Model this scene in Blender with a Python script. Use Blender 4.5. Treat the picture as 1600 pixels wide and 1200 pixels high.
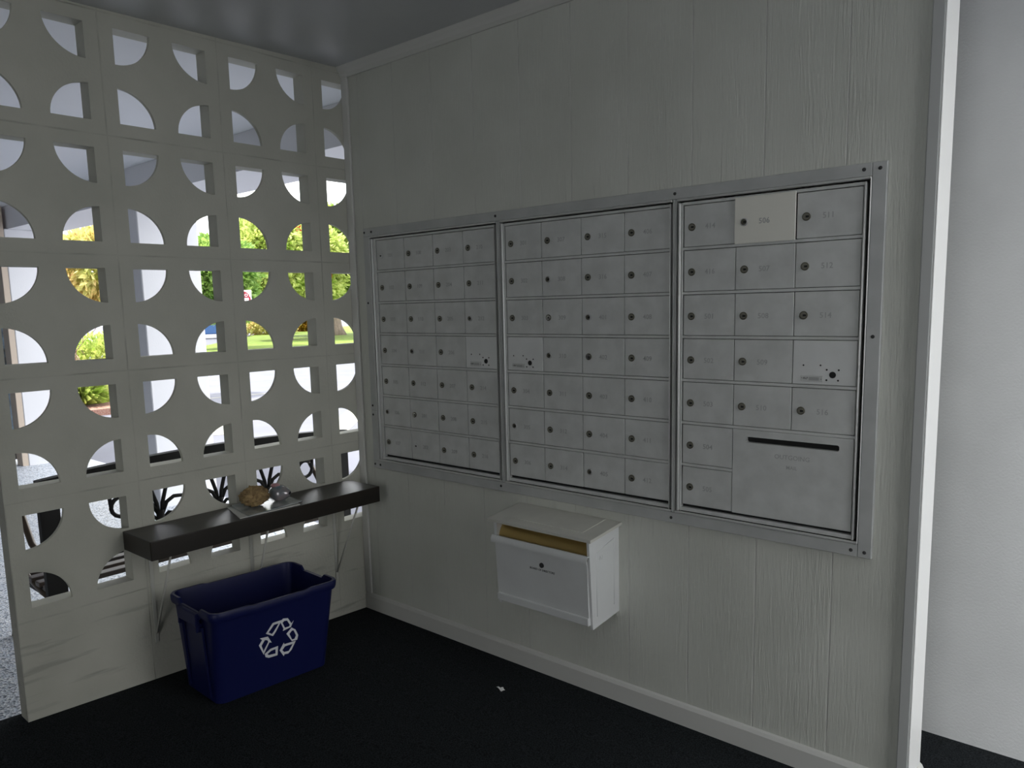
import bpy, bmesh, math, random
from mathutils import Vector, Matrix, Euler, noise
from mathutils.geometry import tessellate_polygon
random.seed(11)
PI = math.pi
scn = bpy.context.scene
for o in list(bpy.data.objects): bpy.data.objects.remove(o)
COL = scn.collection

# ------------------------------------------------------------------ camera
cd = bpy.data.cameras.new('camera'); cam = bpy.data.objects.new('camera', cd); COL.objects.link(cam)
yaw, pitch, roll = 0.71403611, -0.13434539, -0.02297006
fw = Vector((-math.sin(yaw)*math.cos(pitch), math.cos(yaw)*math.cos(pitch), math.sin(pitch)))
rt = Vector((math.cos(yaw), math.sin(yaw), 0)); up = rt.cross(fw)
r2 = math.cos(roll)*rt + math.sin(roll)*up; u2 = -math.sin(roll)*rt + math.cos(roll)*up
m = Matrix((r2, u2, -fw)).transposed().to_4x4(); m.translation = Vector((2.82548, -2.18406, 1.41327))
cam.matrix_world = m
cd.sensor_width = 36; cd.lens = 1193.4534/1600*36
cd.shift_x = 4.44/1600; cd.shift_y = 39.59/1600
cd.clip_start = 0.02; cd.clip_end = 400
scn.camera = cam

# ------------------------------------------------------------------ world, sun, exposure
w = bpy.data.worlds.new('sky'); scn.world = w; w.use_nodes = True
nt = w.node_tree; bg = nt.nodes['Background']
tc = nt.nodes.new('ShaderNodeTexCoord'); nz = nt.nodes.new('ShaderNodeTexNoise'); rp = nt.nodes.new('ShaderNodeValToRGB')
nz.inputs['Scale'].default_value = 2.2; nz.inputs['Detail'].default_value = 4
nt.links.new(tc.outputs['Generated'], nz.inputs['Vector']); nt.links.new(nz.outputs['Fac'], rp.inputs['Fac'])
rp.color_ramp.elements[0].position = .35; rp.color_ramp.elements[0].color = (.86, .90, .96, 1)
rp.color_ramp.elements[1].position = .65; rp.color_ramp.elements[1].color = (1, .995, .97, 1)
nt.links.new(rp.outputs['Color'], bg.inputs['Color'])
bg.inputs['Strength'].default_value = 2.6
sd = bpy.data.lights.new('sun', 'SUN'); sun = bpy.data.objects.new('sun', sd); COL.objects.link(sun)
sd.energy = 6.0; sd.angle = math.radians(2); sd.color = (1, .96, .88)
sun.rotation_euler = Vector((-.30, -.50, 1.05)).to_track_quat('Z', 'Y').to_euler()
scn.view_settings.view_transform = 'Standard'; scn.view_settings.look = 'None'
scn.view_settings.gamma = 1; scn.view_settings.use_curve_mapping = False
scn.view_settings.exposure = 0.53

# ------------------------------------------------------------------ materials
def mat(name, col, rough=.6, metal=0, vary=None, vscale=8, bump=0, bscale=60, spec=None, stretch=None, kind='NOISE', trans=0, coat=0):
    """vary = second colour mixed in by noise (stain, grain, or the reflection painted into the glass)"""
    M = bpy.data.materials.new(name); M.use_nodes = True
    N = M.node_tree.nodes; L = M.node_tree.links; b = N['Principled BSDF']
    b.inputs['Base Color'].default_value = (*col, 1); b.inputs['Roughness'].default_value = rough; b.inputs['Metallic'].default_value = metal
    if spec is not None: b.inputs['Specular IOR Level'].default_value = spec
    if trans: b.inputs['Transmission Weight'].default_value = trans
    if coat: b.inputs['Coat Weight'].default_value = coat; b.inputs['Coat Roughness'].default_value = .2
    t = N.new('ShaderNodeTexCoord'); mp = N.new('ShaderNodeMapping'); L.new(t.outputs['Object'], mp.inputs['Vector'])
    if stretch: mp.inputs['Scale'].default_value = stretch
    if vary is not None:
        n = N.new('ShaderNodeTexNoise'); n.inputs['Scale'].default_value = vscale; n.inputs['Detail'].default_value = 6
        r = N.new('ShaderNodeValToRGB'); r.color_ramp.elements[0].position = .35; r.color_ramp.elements[1].position = .65
        r.color_ramp.elements[0].color = (*col, 1); r.color_ramp.elements[1].color = (*vary, 1)
        L.new(mp.outputs['Vector'], n.inputs['Vector']); L.new(n.outputs['Fac'], r.inputs['Fac']); L.new(r.outputs['Color'], b.inputs['Base Color'])
    if bump:
        n2 = N.new('ShaderNodeTexNoise'); n2.inputs['Scale'].default_value = bscale; n2.inputs['Detail'].default_value = 5
        bp = N.new('ShaderNodeBump'); bp.inputs['Strength'].default_value = min(1, bump*60); bp.inputs['Distance'].default_value = bump
        L.new(mp.outputs['Vector'], n2.inputs['Vector']); L.new(n2.outputs['Fac'], bp.inputs['Height']); L.new(bp.outputs['Normal'], b.inputs['Normal'])
    return M

def math_node(N, L, op, a, b=None, c=None):
    n = N.new('ShaderNodeMath'); n.operation = op
    for i, v in enumerate((a, b, c)):
        if v is None: continue
        if isinstance(v, (int, float)): n.inputs[i].default_value = v
        else: L.new(v, n.inputs[i])
    return n.outputs[0]

def panel_mat():                      # painted grooved plywood with raised vertical grain
    M = bpy.data.materials.new('painted_plywood'); M.use_nodes = True
    N = M.node_tree.nodes; L = M.node_tree.links; b = N['Principled BSDF']; b.inputs['Roughness'].default_value = .55
    t = N.new('ShaderNodeTexCoord'); s = N.new('ShaderNodeSeparateXYZ'); L.new(t.outputs['Object'], s.inputs[0])
    u = math_node(N, L, 'MULTIPLY', math_node(N, L, 'SUBTRACT', s.outputs['X'], 1.6827-.2265*12), 1/.2265)
    fr = math_node(N, L, 'FRACT', u); d = math_node(N, L, 'MINIMUM', fr, math_node(N, L, 'SUBTRACT', 1.0, fr))
    g = N.new('ShaderNodeMapRange'); L.new(d, g.inputs[0]); g.inputs[1].default_value = .002; g.inputs[2].default_value = .010
    mp = N.new('ShaderNodeMapping'); mp.inputs['Scale'].default_value = (1, 1, .055); L.new(t.outputs['Object'], mp.inputs['Vector'])
    n = N.new('ShaderNodeTexNoise'); n.inputs['Scale'].default_value = 190; n.inputs['Detail'].default_value = 3; n.inputs['Distortion'].default_value = .8
    L.new(mp.outputs['Vector'], n.inputs['Vector'])
    mp2 = N.new('ShaderNodeMapping'); mp2.inputs['Scale'].default_value = (1, 1, .12); L.new(t.outputs['Object'], mp2.inputs['Vector'])
    n2 = N.new('ShaderNodeTexNoise'); n2.inputs['Scale'].default_value = 9; L.new(mp2.outputs['Vector'], n2.inputs['Vector'])
    gr = math_node(N, L, 'MULTIPLY', n.outputs['Fac'], n2.outputs['Fac'])
    h = math_node(N, L, 'ADD', math_node(N, L, 'MULTIPLY', gr, 1.9), math_node(N, L, 'MULTIPLY', g.outputs[0], .45))
    bp = N.new('ShaderNodeBump'); bp.inputs['Strength'].default_value = .8; bp.inputs['Distance'].default_value = .0022
    bp.inputs['Strength'].default_value = 1.0
    L.new(h, bp.inputs['Height']); L.new(bp.outputs['Normal'], b.inputs['Normal'])
    n3 = N.new('ShaderNodeTexNoise'); n3.inputs['Scale'].default_value = 3; L.new(t.outputs['Object'], n3.inputs['Vector'])
    r = N.new('ShaderNodeValToRGB'); r.color_ramp.elements[0].position = .3; r.color_ramp.elements[1].position = .7
    r.color_ramp.elements[0].color = (.51, .52, .47, 1); r.color_ramp.elements[1].color = (.57, .58, .53, 1)
    L.new(n3.outputs['Fac'], r.inputs['Fac'])
    mx = N.new('ShaderNodeMix'); mx.data_type = 'RGBA'; mx.inputs['A'].default_value = (.50, .50, .47, 1)
    L.new(g.outputs[0], mx.inputs['Factor']); L.new(r.outputs['Color'], mx.inputs['B']); L.new(mx.outputs['Result'], b.inputs['Base Color'])
    return M

def block_mat():                      # painted concrete block, faint mortar lines every block
    M = bpy.data.materials.new('painted_block'); M.use_nodes = True
    N = M.node_tree.nodes; L = M.node_tree.links; b = N['Principled BSDF']; b.inputs['Roughness'].default_value = .75
    t = N.new('ShaderNodeTexCoord'); s = N.new('ShaderNodeSeparateXYZ'); L.new(t.outputs['Object'], s.inputs[0])
    def line(sock, off, per, wdt):
        u = math_node(N, L, 'FRACT', math_node(N, L, 'MULTIPLY', math_node(N, L, 'SUBTRACT', sock, off), 1/per))
        d = math_node(N, L, 'MULTIPLY', math_node(N, L, 'MINIMUM', u, math_node(N, L, 'SUBTRACT', 1.0, u)), per)
        g = N.new('ShaderNodeMapRange'); L.new(d, g.inputs[0]); g.inputs[1].default_value = wdt*.3; g.inputs[2].default_value = wdt
        return g.outputs[0]
    ln = math_node(N, L, 'MINIMUM', line(s.outputs['Y'], -.1484-.42883*20, .42883, .003), line(s.outputs['Z'], .4026-.4064*4, .4064, .003))
    # joints half filled with paint
    nb = N.new('ShaderNodeTexNoise'); nb.inputs['Scale'].default_value = 5; L.new(t.outputs['Object'], nb.inputs['Vector'])
    gap = N.new('ShaderNodeMapRange'); L.new(nb.outputs['Fac'], gap.inputs[0]); gap.inputs[1].default_value = .30; gap.inputs[2].default_value = .55
    ln2 = math_node(N, L, 'MAXIMUM', ln, math_node(N, L, 'MULTIPLY', gap.outputs[0], .85))
    n = N.new('ShaderNodeTexNoise'); n.inputs['Scale'].default_value = 90; n.inputs['Detail'].default_value = 6; L.new(t.outputs['Object'], n.inputs['Vector'])
    h = math_node(N, L, 'ADD', math_node(N, L, 'MULTIPLY', n.outputs['Fac'], .55), ln2)
    bp = N.new('ShaderNodeBump'); bp.inputs['Strength'].default_value = .7; bp.inputs['Distance'].default_value = .003
    L.new(h, bp.inputs['Height']); L.new(bp.outputs['Normal'], b.inputs['Normal'])
    n3 = N.new('ShaderNodeTexNoise'); n3.inputs['Scale'].default_value = 4; n3.inputs['Detail'].default_value = 5; L.new(t.outputs['Object'], n3.inputs['Vector'])
    r = N.new('ShaderNodeValToRGB'); r.color_ramp.elements[0].position = .3; r.color_ramp.elements[1].position = .7
    r.color_ramp.elements[0].color = (.445, .445, .385, 1); r.color_ramp.elements[1].color = (.525, .52, .455, 1)
    L.new(n3.outputs['Fac'], r.inputs['Fac'])
    mx = N.new('ShaderNodeMix'); mx.data_type = 'RGBA'; mx.inputs['A'].default_value = (.36, .355, .31, 1)
    ms = N.new('ShaderNodeMapping'); ms.inputs['Scale'].default_value = (1, .10, 1); L.new(t.outputs['Object'], ms.inputs['Vector'])
    ns = N.new('ShaderNodeTexNoise'); ns.inputs['Scale'].default_value = 32; ns.inputs['Detail'].default_value = 3; L.new(ms.outputs['Vector'], ns.inputs['Vector'])
    st = N.new('ShaderNodeMapRange'); L.new(ns.outputs['Fac'], st.inputs[0]); st.inputs[1].default_value = .30; st.inputs[2].default_value = .42
    low = math_node(N, L, 'GREATER_THAN', s.outputs['Z'], .4026)
    wear = math_node(N, L, 'MAXIMUM', st.outputs[0], low)
    ln3 = math_node(N, L, 'MULTIPLY', ln2, wear)
    L.new(ln3, mx.inputs['Factor']); L.new(r.outputs['Color'], mx.inputs['B']); L.new(mx.outputs['Result'], b.inputs['Base Color'])
    return M

def pebble_mat(name, cols, scale, rough):
    M = bpy.data.materials.new(name); M.use_nodes = True
    N = M.node_tree.nodes; L = M.node_tree.links; b = N['Principled BSDF']; b.inputs['Roughness'].default_value = rough
    t = N.new('ShaderNodeTexCoord'); v = N.new('ShaderNodeTexVoronoi'); v.inputs['Scale'].default_value = scale
    L.new(t.outputs['Object'], v.inputs['Vector']); s = N.new('ShaderNodeSeparateXYZ'); L.new(v.outputs['Color'], s.inputs[0])
    r = N.new('ShaderNodeValToRGB'); r.color_ramp.interpolation = 'CONSTANT'
    r.color_ramp.elements[0].color = (*cols[0], 1); r.color_ramp.elements[1].color = (*cols[1], 1); r.color_ramp.elements[1].position = 1/len(cols)
    for i in range(2, len(cols)): e = r.color_ramp.elements.new(i/len(cols)); e.color = (*cols[i], 1)
    L.new(s.outputs['X'], r.inputs['Fac']); L.new(r.outputs['Color'], b.inputs['Base Color'])
    bp = N.new('ShaderNodeBump'); bp.inputs['Strength'].default_value = .6; bp.inputs['Distance'].default_value = .004
    L.new(v.outputs['Distance'], bp.inputs['Height']); L.new(bp.outputs['Normal'], b.inputs['Normal'])
    return M

def leaf_mat(name, c1, c2):
    M = bpy.data.materials.new(name); M.use_nodes = True
    N = M.node_tree.nodes; L = M.node_tree.links; b = N['Principled BSDF']; b.inputs['Roughness'].default_value = .5
    b.inputs['Transmission Weight'].default_value = 0
    t = N.new('ShaderNodeTexCoord'); n = N.new('ShaderNodeTexNoise'); n.inputs['Scale'].default_value = 1.6; n.inputs['Detail'].default_value = 8
    n.inputs['Roughness'].default_value = .8
    L.new(t.outputs['Object'], n.inputs['Vector'])
    r = N.new('ShaderNodeValToRGB'); r.color_ramp.elements[0].position = .4; r.color_ramp.elements[1].position = .6
    r.color_ramp.elements[0].color = (*c1, 1); r.color_ramp.elements[1].color = (*c2, 1)
    L.new(n.outputs['Fac'], r.inputs['Fac']); L.new(r.outputs['Color'], b.inputs['Base Color'])
    tr = N.new('ShaderNodeBsdfTranslucent'); L.new(r.outputs['Color'], tr.inputs['Color'])
    mx = N.new('ShaderNodeMixShader'); mx.inputs[0].default_value = .45
    L.new(b.outputs[0], mx.inputs[1]); L.new(tr.outputs[0], mx.inputs[2]); L.new(mx.outputs[0], N['Material Output'].inputs['Surface'])
    return M

M = dict(
    plywood=panel_mat(), block=block_mat(),
    trim=mat('white_trim_paint', (.56, .56, .53), .5, bump=.0008, bscale=40),
    jamb=mat('lit_jamb_paint', (.86, .86, .84), .3),  # lit side of the trim board, daylight put into a lighter colour
    stucco=mat('white_stucco', (.66, .67, .67), .8, vary=(.60, .61, .61), vscale=3, bump=.004, bscale=140),
    ceiling=mat('painted_ceiling', (.55, .56, .57), .48, vary=(.50, .51, .52), vscale=2, bump=.001, bscale=5),
    soffit=mat('white_soffit', (.78, .80, .84), .6, bump=.002, bscale=60),
    masonry=mat('white_masonry', (.82, .82, .84), .7, bump=.003, bscale=80),
    darkwall=mat('dark_blocker_paint', (.10, .10, .10), .8),  # kept dark so little light bounces onto the screen's inner faces
    trimgrey=mat('shaded_trim_paint', (.40, .41, .40), .55),  # darker copy for the less lit front of the same board
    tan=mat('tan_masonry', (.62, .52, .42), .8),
    carpet=mat('dark_carpet', (.005, .006, .0065), .95, vary=(.026, .030, .033), vscale=240, bump=.004, bscale=320, spec=.1),
    pebble=pebble_mat('speckled_pebble_floor', [(.62, .66, .74), (.40, .45, .52), (.75, .78, .82), (.16, .19, .23), (.52, .57, .66), (.68, .70, .74)], 120, .45),
    asphalt=mat('pale_asphalt', (.115, .120, .150), .8, vary=(.135, .140, .172), vscale=1.5, bump=.004, bscale=60),
    stripe=mat('white_road_paint', (.26, .25, .22), .7, vary=(.22, .215, .19), vscale=8),
    grass=mat('lawn', (.10, .17, .015), .9, vary=(.17, .23, .03), vscale=6, bump=.02, bscale=40),
    mulch=mat('red_mulch', (.26, .10, .07), .9, vary=(.36, .24, .19), vscale=60, bump=.02, bscale=70),
    alu=mat('aged_aluminium', (.58, .59, .575), .58, .12, vary=(.50, .51, .495), vscale=16, bump=.0009, bscale=110),
    alu_flange=mat('weathered_aluminium_flange', (.46, .47, .46), .58, .12, vary=(.40, .41, .40), vscale=12, bump=.0006, bscale=90),
    alu_bright=mat('polished_aluminium_bar', (.58, .585, .57), .4, .4),
    alu_pale=mat('pale_new_aluminium', (.66, .67, .66), .55, .1, vary=(.61, .62, .61), vscale=10),
    cream=mat('cream_painted_door', (.72, .71, .64), .55),
    black=mat('black_gap_shade', (.008, .008, .008), .8),  # near-black colour stands in for the shade in gaps and holes
    darkbrass=mat('tarnished_brass', (.11, .105, .08), .45, .5),
    lockface=mat('lock_plug', (.20, .195, .16), .4, .5),
    chrome=mat('chrome', (.72, .72, .70), .18, 1),
    numeral=mat('worn_numeral', (.37, .375, .37), .6, .2),
    palewht=mat('white_metal_box', (.64, .655, .65), .5, .05, vary=(.60, .61, .605), vscale=6),
    boxtop=mat('aged_white_paint', (.56, .555, .50), .5, vary=(.50, .495, .45), vscale=9),
    brass=mat('brushed_brass', (.58, .42, .16), .35, .85),
    ink=mat('black_ink', (.03, .03, .03), .7),
    wood=mat('dark_stained_wood', (.010, .008, .006), .36, vary=(.019, .014, .010), vscale=14, bump=.0012, bscale=24, stretch=(1.5, .12, 1.5), spec=.45),
    steel=mat('painted_steel_bracket', (.50, .50, .46), .5, .1),
    blue=mat('blue_plastic', (.004, .007, .058), .45, bump=.0004, bscale=90, spec=.32),
    white=mat('white_print', (.70, .71, .74), .6),
    paper=mat('glossy_paper', (.50, .52, .51), .22, vary=(.16, .20, .22), vscale=9, coat=.5),
    papere=mat('paper_edges', (.55, .55, .52), .7),
    coral=mat('brown_coral', (.20, .13, .06), .85, vary=(.40, .28, .13), vscale=46, bump=.012, bscale=55),
    shell=mat('pearly_shell', (.12, .17, .20), .15, .3, vary=(.35, .30, .30), vscale=25, coat=1),
    pink=mat('pink_shell', (.42, .22, .24), .4),
    iron=mat('black_cast_iron', (.004, .004, .005), .6, .0),
    benchwood=mat('dark_bench_slat', (.05, .04, .038), .4, vary=(.10, .075, .06), vscale=12, stretch=(1, .1, 1)),
    armwood=mat('bronze_arm', (.10, .075, .055), .3, .3),
    glass=mat('glass_painted_reflection', (.05, .06, .06), .3, .0, vary=(.26, .36, .46), vscale=9),  # bluish blotches are a reflection put into the colour
    bronze=mat('bronze_door_frame', (.10, .09, .08), .5, .3),
    bark=mat('grey_bark', (.17, .13, .10), .9, vary=(.28, .22, .18), vscale=9, bump=.03, bscale=14, stretch=(1, 1, .3)),
    twig=mat('pale_bare_branch', (.20, .14, .11), .8),
    leaf=leaf_mat('bright_leaves', (.12, .24, .02), (.52, .64, .14)),
    leafy=leaf_mat('yellow_green_leaves', (.20, .32, .03), (.68, .72, .26)),
    leafd=leaf_mat('deep_green_leaves', (.09, .22, .03), (.44, .60, .16)),
    leafp=leaf_mat('peach_and_yellow_leaves', (.56, .36, .16), (.58, .66, .22)),
    croton=leaf_mat('orange_croton_leaves', (.26, .08, .01), (.50, .34, .03)),
    redfl=mat('red_flowers', (.45, .06, .02), .6),
    carblue=mat('blue_car_paint', (.02, .10, .32), .25, .2, coat=1),
    tyre=mat('tyre_rubber', (.02, .02, .02), .8),
    signred=mat('sign_red', (.30, .01, .03), .4),
    signwht=mat('sign_white', (.85, .85, .85), .4),
    galv=mat('galvanised_post', (.5, .5, .5), .5, .6),
)

# ------------------------------------------------------------------ mesh helpers
class MB:
    def __init__(s): s.bm = bmesh.new(); s.mi = 0
    def faces(s, vs, fs, smooth=False):
        bv = [s.bm.verts.new(v) for v in vs]; out = []
        for f in fs:
            try:
                k = s.bm.faces.new([bv[i] for i in f]); k.material_index = s.mi; k.smooth = smooth; out.append(k)
            except ValueError: pass
        return bv
    def box(s, a, b, mtx=None):
        x0, y0, z0 = a; x1, y1, z1 = b
        vs = [Vector(v) for v in ((x0,y0,z0),(x1,y0,z0),(x1,y1,z0),(x0,y1,z0),(x0,y0,z1),(x1,y0,z1),(x1,y1,z1),(x0,y1,z1))]
        if mtx: vs = [mtx @ v for v in vs]
        s.faces(vs, [(3,2,1,0),(4,5,6,7),(0,1,5,4),(1,2,6,5),(2,3,7,6),(3,0,4,7)]); return s
    def bbox(s, a, b, bv=.004, seg=2):       # bevelled box
        t = bmesh.new(); c = [(a[i]+b[i])/2 for i in range(3)]; d = [abs(b[i]-a[i]) for i in range(3)]
        bmesh.ops.create_cube(t, size=1, matrix=Matrix.Translation(c) @ Matrix.Diagonal((*d, 1)))
        bmesh.ops.bevel(t, geom=t.edges[:], offset=min(bv, min(d)*.45), segments=seg, affect='EDGES', profile=.5)
        s.add(t); return s
    def add(s, t, smooth=False):
        t.verts.index_update(); vs = [v.co.copy() for v in t.verts]; fs = [[v.index for v in f.verts] for f in t.faces]; t.free()
        s.faces(vs, fs, smooth)
    def prism(s, poly, axis, a, b):          # extrude polygon (u,v) along axis
        def P(u, v, k): return {'x': (k, u, v), 'y': (u, k, v), 'z': (u, v, k)}[axis]
        n = len(poly); vs = [P(u, v, a) for u, v in poly]+[P(u, v, b) for u, v in poly]
        s.faces(vs, [tuple(range(n))[::-1], tuple(range(n, 2*n))]+[(i, (i+1) % n, n+(i+1) % n, n+i) for i in range(n)]); return s
    def tube(s, pts, r, n=8, caps=True):
        pts = [Vector(p) for p in pts]; rr = r if isinstance(r, (list, tuple)) else [r]*len(pts)
        rings = []; prev = None
        for i, p in enumerate(pts):
            d = (pts[min(i+1, len(pts)-1)]-pts[max(i-1, 0)]).normalized()
            if prev is None: a = d.orthogonal().normalized()
            else: a = (prev-d*prev.dot(d)).normalized()
            prev = a; b = d.cross(a)
            rings.append([p+(a*math.cos(2*PI*k/n)+b*math.sin(2*PI*k/n))*rr[i] for k in range(n)])
        vs = [v for r_ in rings for v in r_]; fs = []
        for i in range(len(rings)-1):
            for k in range(n): fs.append((i*n+k, i*n+(k+1) % n, (i+1)*n+(k+1) % n, (i+1)*n+k))
        if caps: fs += [tuple(range(n))[::-1], tuple((len(rings)-1)*n+k for k in range(n))]
        s.faces(vs, fs, True); return s
    def lathe(s, prof, c, axis='y', n=24, mtx=None):   # prof list of (radius, height)
        vs = []; fs = []
        for r_, h in prof:
            for k in range(n):
                a = 2*PI*k/n; u, v = r_*math.cos(a), r_*math.sin(a)
                p = {'y': Vector((u, h, v)), 'z': Vector((u, v, h)), 'x': Vector((h, u, v))}[axis]
                vs.append(p+Vector(c))
        for i in range(len(prof)-1):
            for k in range(n): fs.append((i*n+k, i*n+(k+1) % n, (i+1)*n+(k+1) % n, (i+1)*n+k))
        fs += [tuple(range(n))[::-1], tuple((len(prof)-1)*n+k for k in range(n))]
        s.faces(vs, fs, False); return s
    def holed(s, outer, hole, axis, a, b):    # plate with one hole, (u,v) polygons
        def P(u, v, k): return Vector({'x': (k, u, v), 'y': (u, k, v), 'z': (u, v, k)}[axis])
        fl = [Vector((u, v, 0)) for u, v in outer]+[Vector((u, v, 0)) for u, v in hole]
        tr = tessellate_polygon([fl[:len(outer)], fl[len(outer):]]); n = len(fl); no = len(outer)
        vs = [P(p.x, p.y, a) for p in fl]+[P(p.x, p.y, b) for p in fl]
        fs = [tuple(t) for t in tr]+[tuple(i+n for i in t)[::-1] for t in tr]
        for lo, hi in ((0, no), (no, n)):
            k = hi-lo
            for i in range(k): p, q = lo+i, lo+(i+1) % k; fs.append((p, q, q+n, p+n))
        s.faces(vs, fs); return s
    def build(s, name, mats, parent=None, recalc=True, weld=True):
        if weld: bmesh.ops.remove_doubles(s.bm, verts=s.bm.verts[:], dist=1e-5)
        if recalc: bmesh.ops.recalc_face_normals(s.bm, faces=s.bm.faces[:])
        me = bpy.data.meshes.new(name); s.bm.to_mesh(me); s.bm.free()
        for mm in (mats if isinstance(mats, (list, tuple)) else [mats]): me.materials.append(mm)
        o = bpy.data.objects.new(name, me); COL.objects.link(o)
        if parent: o.parent = parent
        return o

def empty(name, loc=(0, 0, 0), rot=(0, 0, 0)):
    o = bpy.data.objects.new(name, None); o.empty_display_size = .05; COL.objects.link(o); o.location = loc; o.rotation_euler = rot; return o
def tag(o, label, cat, group=None, kind=None):
    o['label'] = label; o['category'] = cat
    if group: o['group'] = group
    if kind: o['kind'] = kind
    return o
def struct(o): o['kind'] = 'structure'; return o
def smooth(o, ang=35):
    for p in o.data.polygons: p.use_smooth = True
    try: o.data.set_sharp_from_angle(angle=math.radians(ang))
    except Exception: pass
    return o
def text_obj(name, s, size, material, parent, loc, rot, depth=.0004, align='CENTER', sx=1):
    c = bpy.data.curves.new(name, 'FONT'); c.body = s; c.size = size; c.extrude = depth; c.align_x = align; c.align_y = 'CENTER'; c.resolution_u = 2; c.offset = size*.009
    t = bpy.data.objects.new(name+'_tmp', c); COL.objects.link(t)
    me = bpy.data.meshes.new_from_object(t.evaluated_get(bpy.context.evaluated_depsgraph_get()))
    bpy.data.objects.remove(t); me.name = name; me.materials.clear(); me.materials.append(material)
    o = bpy.data.objects.new(name, me); COL.objects.link(o); o.parent = parent; o.location = loc; o.rotation_euler = rot; o.scale = (sx, 1, 1); return o
FACE_Y = (PI/2, 0, 0)      # text readable from -y

# ------------------------------------------------------------------ room shell
SL = .041                                     # the floors fall gently towards the mailbox wall
def slab(mb, x0, x1, y0, y1, f_top, th, ny=1):
    ys = [y0+(y1-y0)*i/ny for i in range(ny+1)]
    for a, b in zip(ys[:-1], ys[1:]):
        vs = [(x0, a, f_top(a)), (x1, a, f_top(a)), (x1, b, f_top(b)), (x0, b, f_top(b))]
        vs += [(x, y, z-th) for x, y, z in vs]
        mb.faces(vs, [(0, 1, 2, 3), (7, 6, 5, 4), (0, 4, 5, 1), (1, 5, 6, 2), (2, 6, 7, 3), (3, 7, 4, 0)])
fz = lambda y: -SL*y
mb = MB(); slab(mb, -.0855, 6.5, -4.6, .62, fz, .12); struct(mb.build('floor', M['carpet']))
mb = MB(); slab(mb, -9.0, -.0855, -4.6, .80, fz, .12); struct(mb.build('walkway_floor', M['pebble']))
cz = lambda y: 2.457+.014*y if y < 0 else 2.457
mb = MB(); slab(mb, -.0855, 3.47, -4.6, 0, cz, -.1); slab(mb, -.0855, 3.47, 0, .9, cz, -.1); struct(mb.build('ceiling', M['ceiling']))
struct(MB().box((-9.2, -4.6, 2.44), (-.0855, .95, 2.60)).build('walkway_ceiling', M['soffit']))

# screen wall: five courses of pierced blocks on two plain courses
mb = MB(); bars = MB(); T0, T1 = -.066, 0.0
ch, cw = .4064/2, .42883/2
GH, GV, RH, RV = .0475, .045, .1262, .1195
for ci in range(7):                           # cells from the left end to the corner
    y0 = -.1484-.42883*3+cw*ci; y1 = y0+cw
    for ri in range(10):
        z0 = .4026+ch*ri; z1 = z0+ch
        left = ci % 2 == 0; top = ri % 2 == 1
        cx_ = y0+GH if left else y1-GH; cz_ = z1-GV if top else z0+GV
        sx = 1 if left else -1; sz = -1 if top else 1
        hole = [(cx_, cz_)]
        for k in range(15):
            a = (PI/2)*k/14; hole.append((cx_+sx*RH*math.cos(a), cz_+sz*RV*math.sin(a)))
        mb.holed([(y0, z0), (y1, z0), (y1, z1), (y0, z1)], hole, 'x', -.016, T1)
        # the deep frame ring stands behind the thin pierced face
        ya, yb = (y0, cx_) if left else (cx_, y1); za, zb = (cz_, z1) if top else (z0, cz_)
        bars.box((T0, ya, z0), (-.016, yb, z1)); bars.box((T0, yb if left else y0, za), (-.016, y1 if left else ya, zb))
yE = -.1484-.42883*3
mb.add(bars.bm)
mb.box((T0, yE, -.05), (T1, .0660, .4026)); mb.box((T0, yE, 2.4346), (T1, .0660, 2.62)); mb.box((T0, .0660, -.05), (T1, .5, 2.62))
struct(mb.build('wall_left', M['block'], weld=False))

# mailbox wall with the opening the mailbox bank sits in
YW = .012
mb = MB(); mb.holed([(0, -.04), (2.35, -.04), (2.35, 2.50), (0, 2.50)], [(.13, .715), (2.225, .715), (2.225, 1.745), (.13, 1.745)], 'y', YW, .118)
mb.box((.1, .1185, .68), (2.26, .13, 1.78))
struct(mb.build('wall_back', M['plywood']))
struct(MB().box((-.0855, .5, -.1), (6.5, .62, 2.6)).build('wall_right', M['stucco']))
struct(MB().bbox((.0005, 0, .077), (.041, YW, 2.42), .003).build('trim_1', M['trim']))
mb = MB(); mb.bbox((2.331, -.006, -.02), (2.360, .125, 2.47), .003); struct(mb.build('trim_2', M['trimgrey']))
struct(MB().bbox((2.3602, -.004, .081), (2.3640, .124, 2.46), .001, 1).build('trim_4', M['jamb']))  # thin slab carrying the painted brightness of the trim's lit side
mb = MB(); mb.prism([(YW, 0-.01), (-.001, -.01), (-.001, .063), (.004, .073), (YW, .077)], 'x', .0005, 2.331); struct(mb.build('baseboard_back', M['trim']))
mb = MB(); mb.prism([(2.360, -.02), (2.374, -.02), (2.374, .062), (2.369, .073), (2.360, .080)], 'y', -.001, .13)
o = mb.build('baseboard_end', M['trim']); struct(o)
mb = MB(); mb.prism([(YW, 2.414), (.004, 2.414), (-.006, 2.426), (-.012, 2.440), (-.024, 2.458), (YW, 2.458)], 'x', .0005, 2.331); struct(mb.build('trim_3', M['trim']))
# unseen rest of the lobby, its openings sized to shape the light
struct(MB().box((-.0855, -4.72, -.1), (2.35, -4.6, 2.6)).build("wall_front", M['stucco']))
struct(MB().box((3.35, -4.6, -.1), (3.47, -.70, 2.6)).build('wall_side', M['stucco']))
struct(MB().box((-5.63, -4.6, -.1), (-.0855, -1.78, 2.4395)).build('walkway_light_blocker', M['darkwall']))  # unseen dark wall, added to hold light off the screen's reveals
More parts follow.
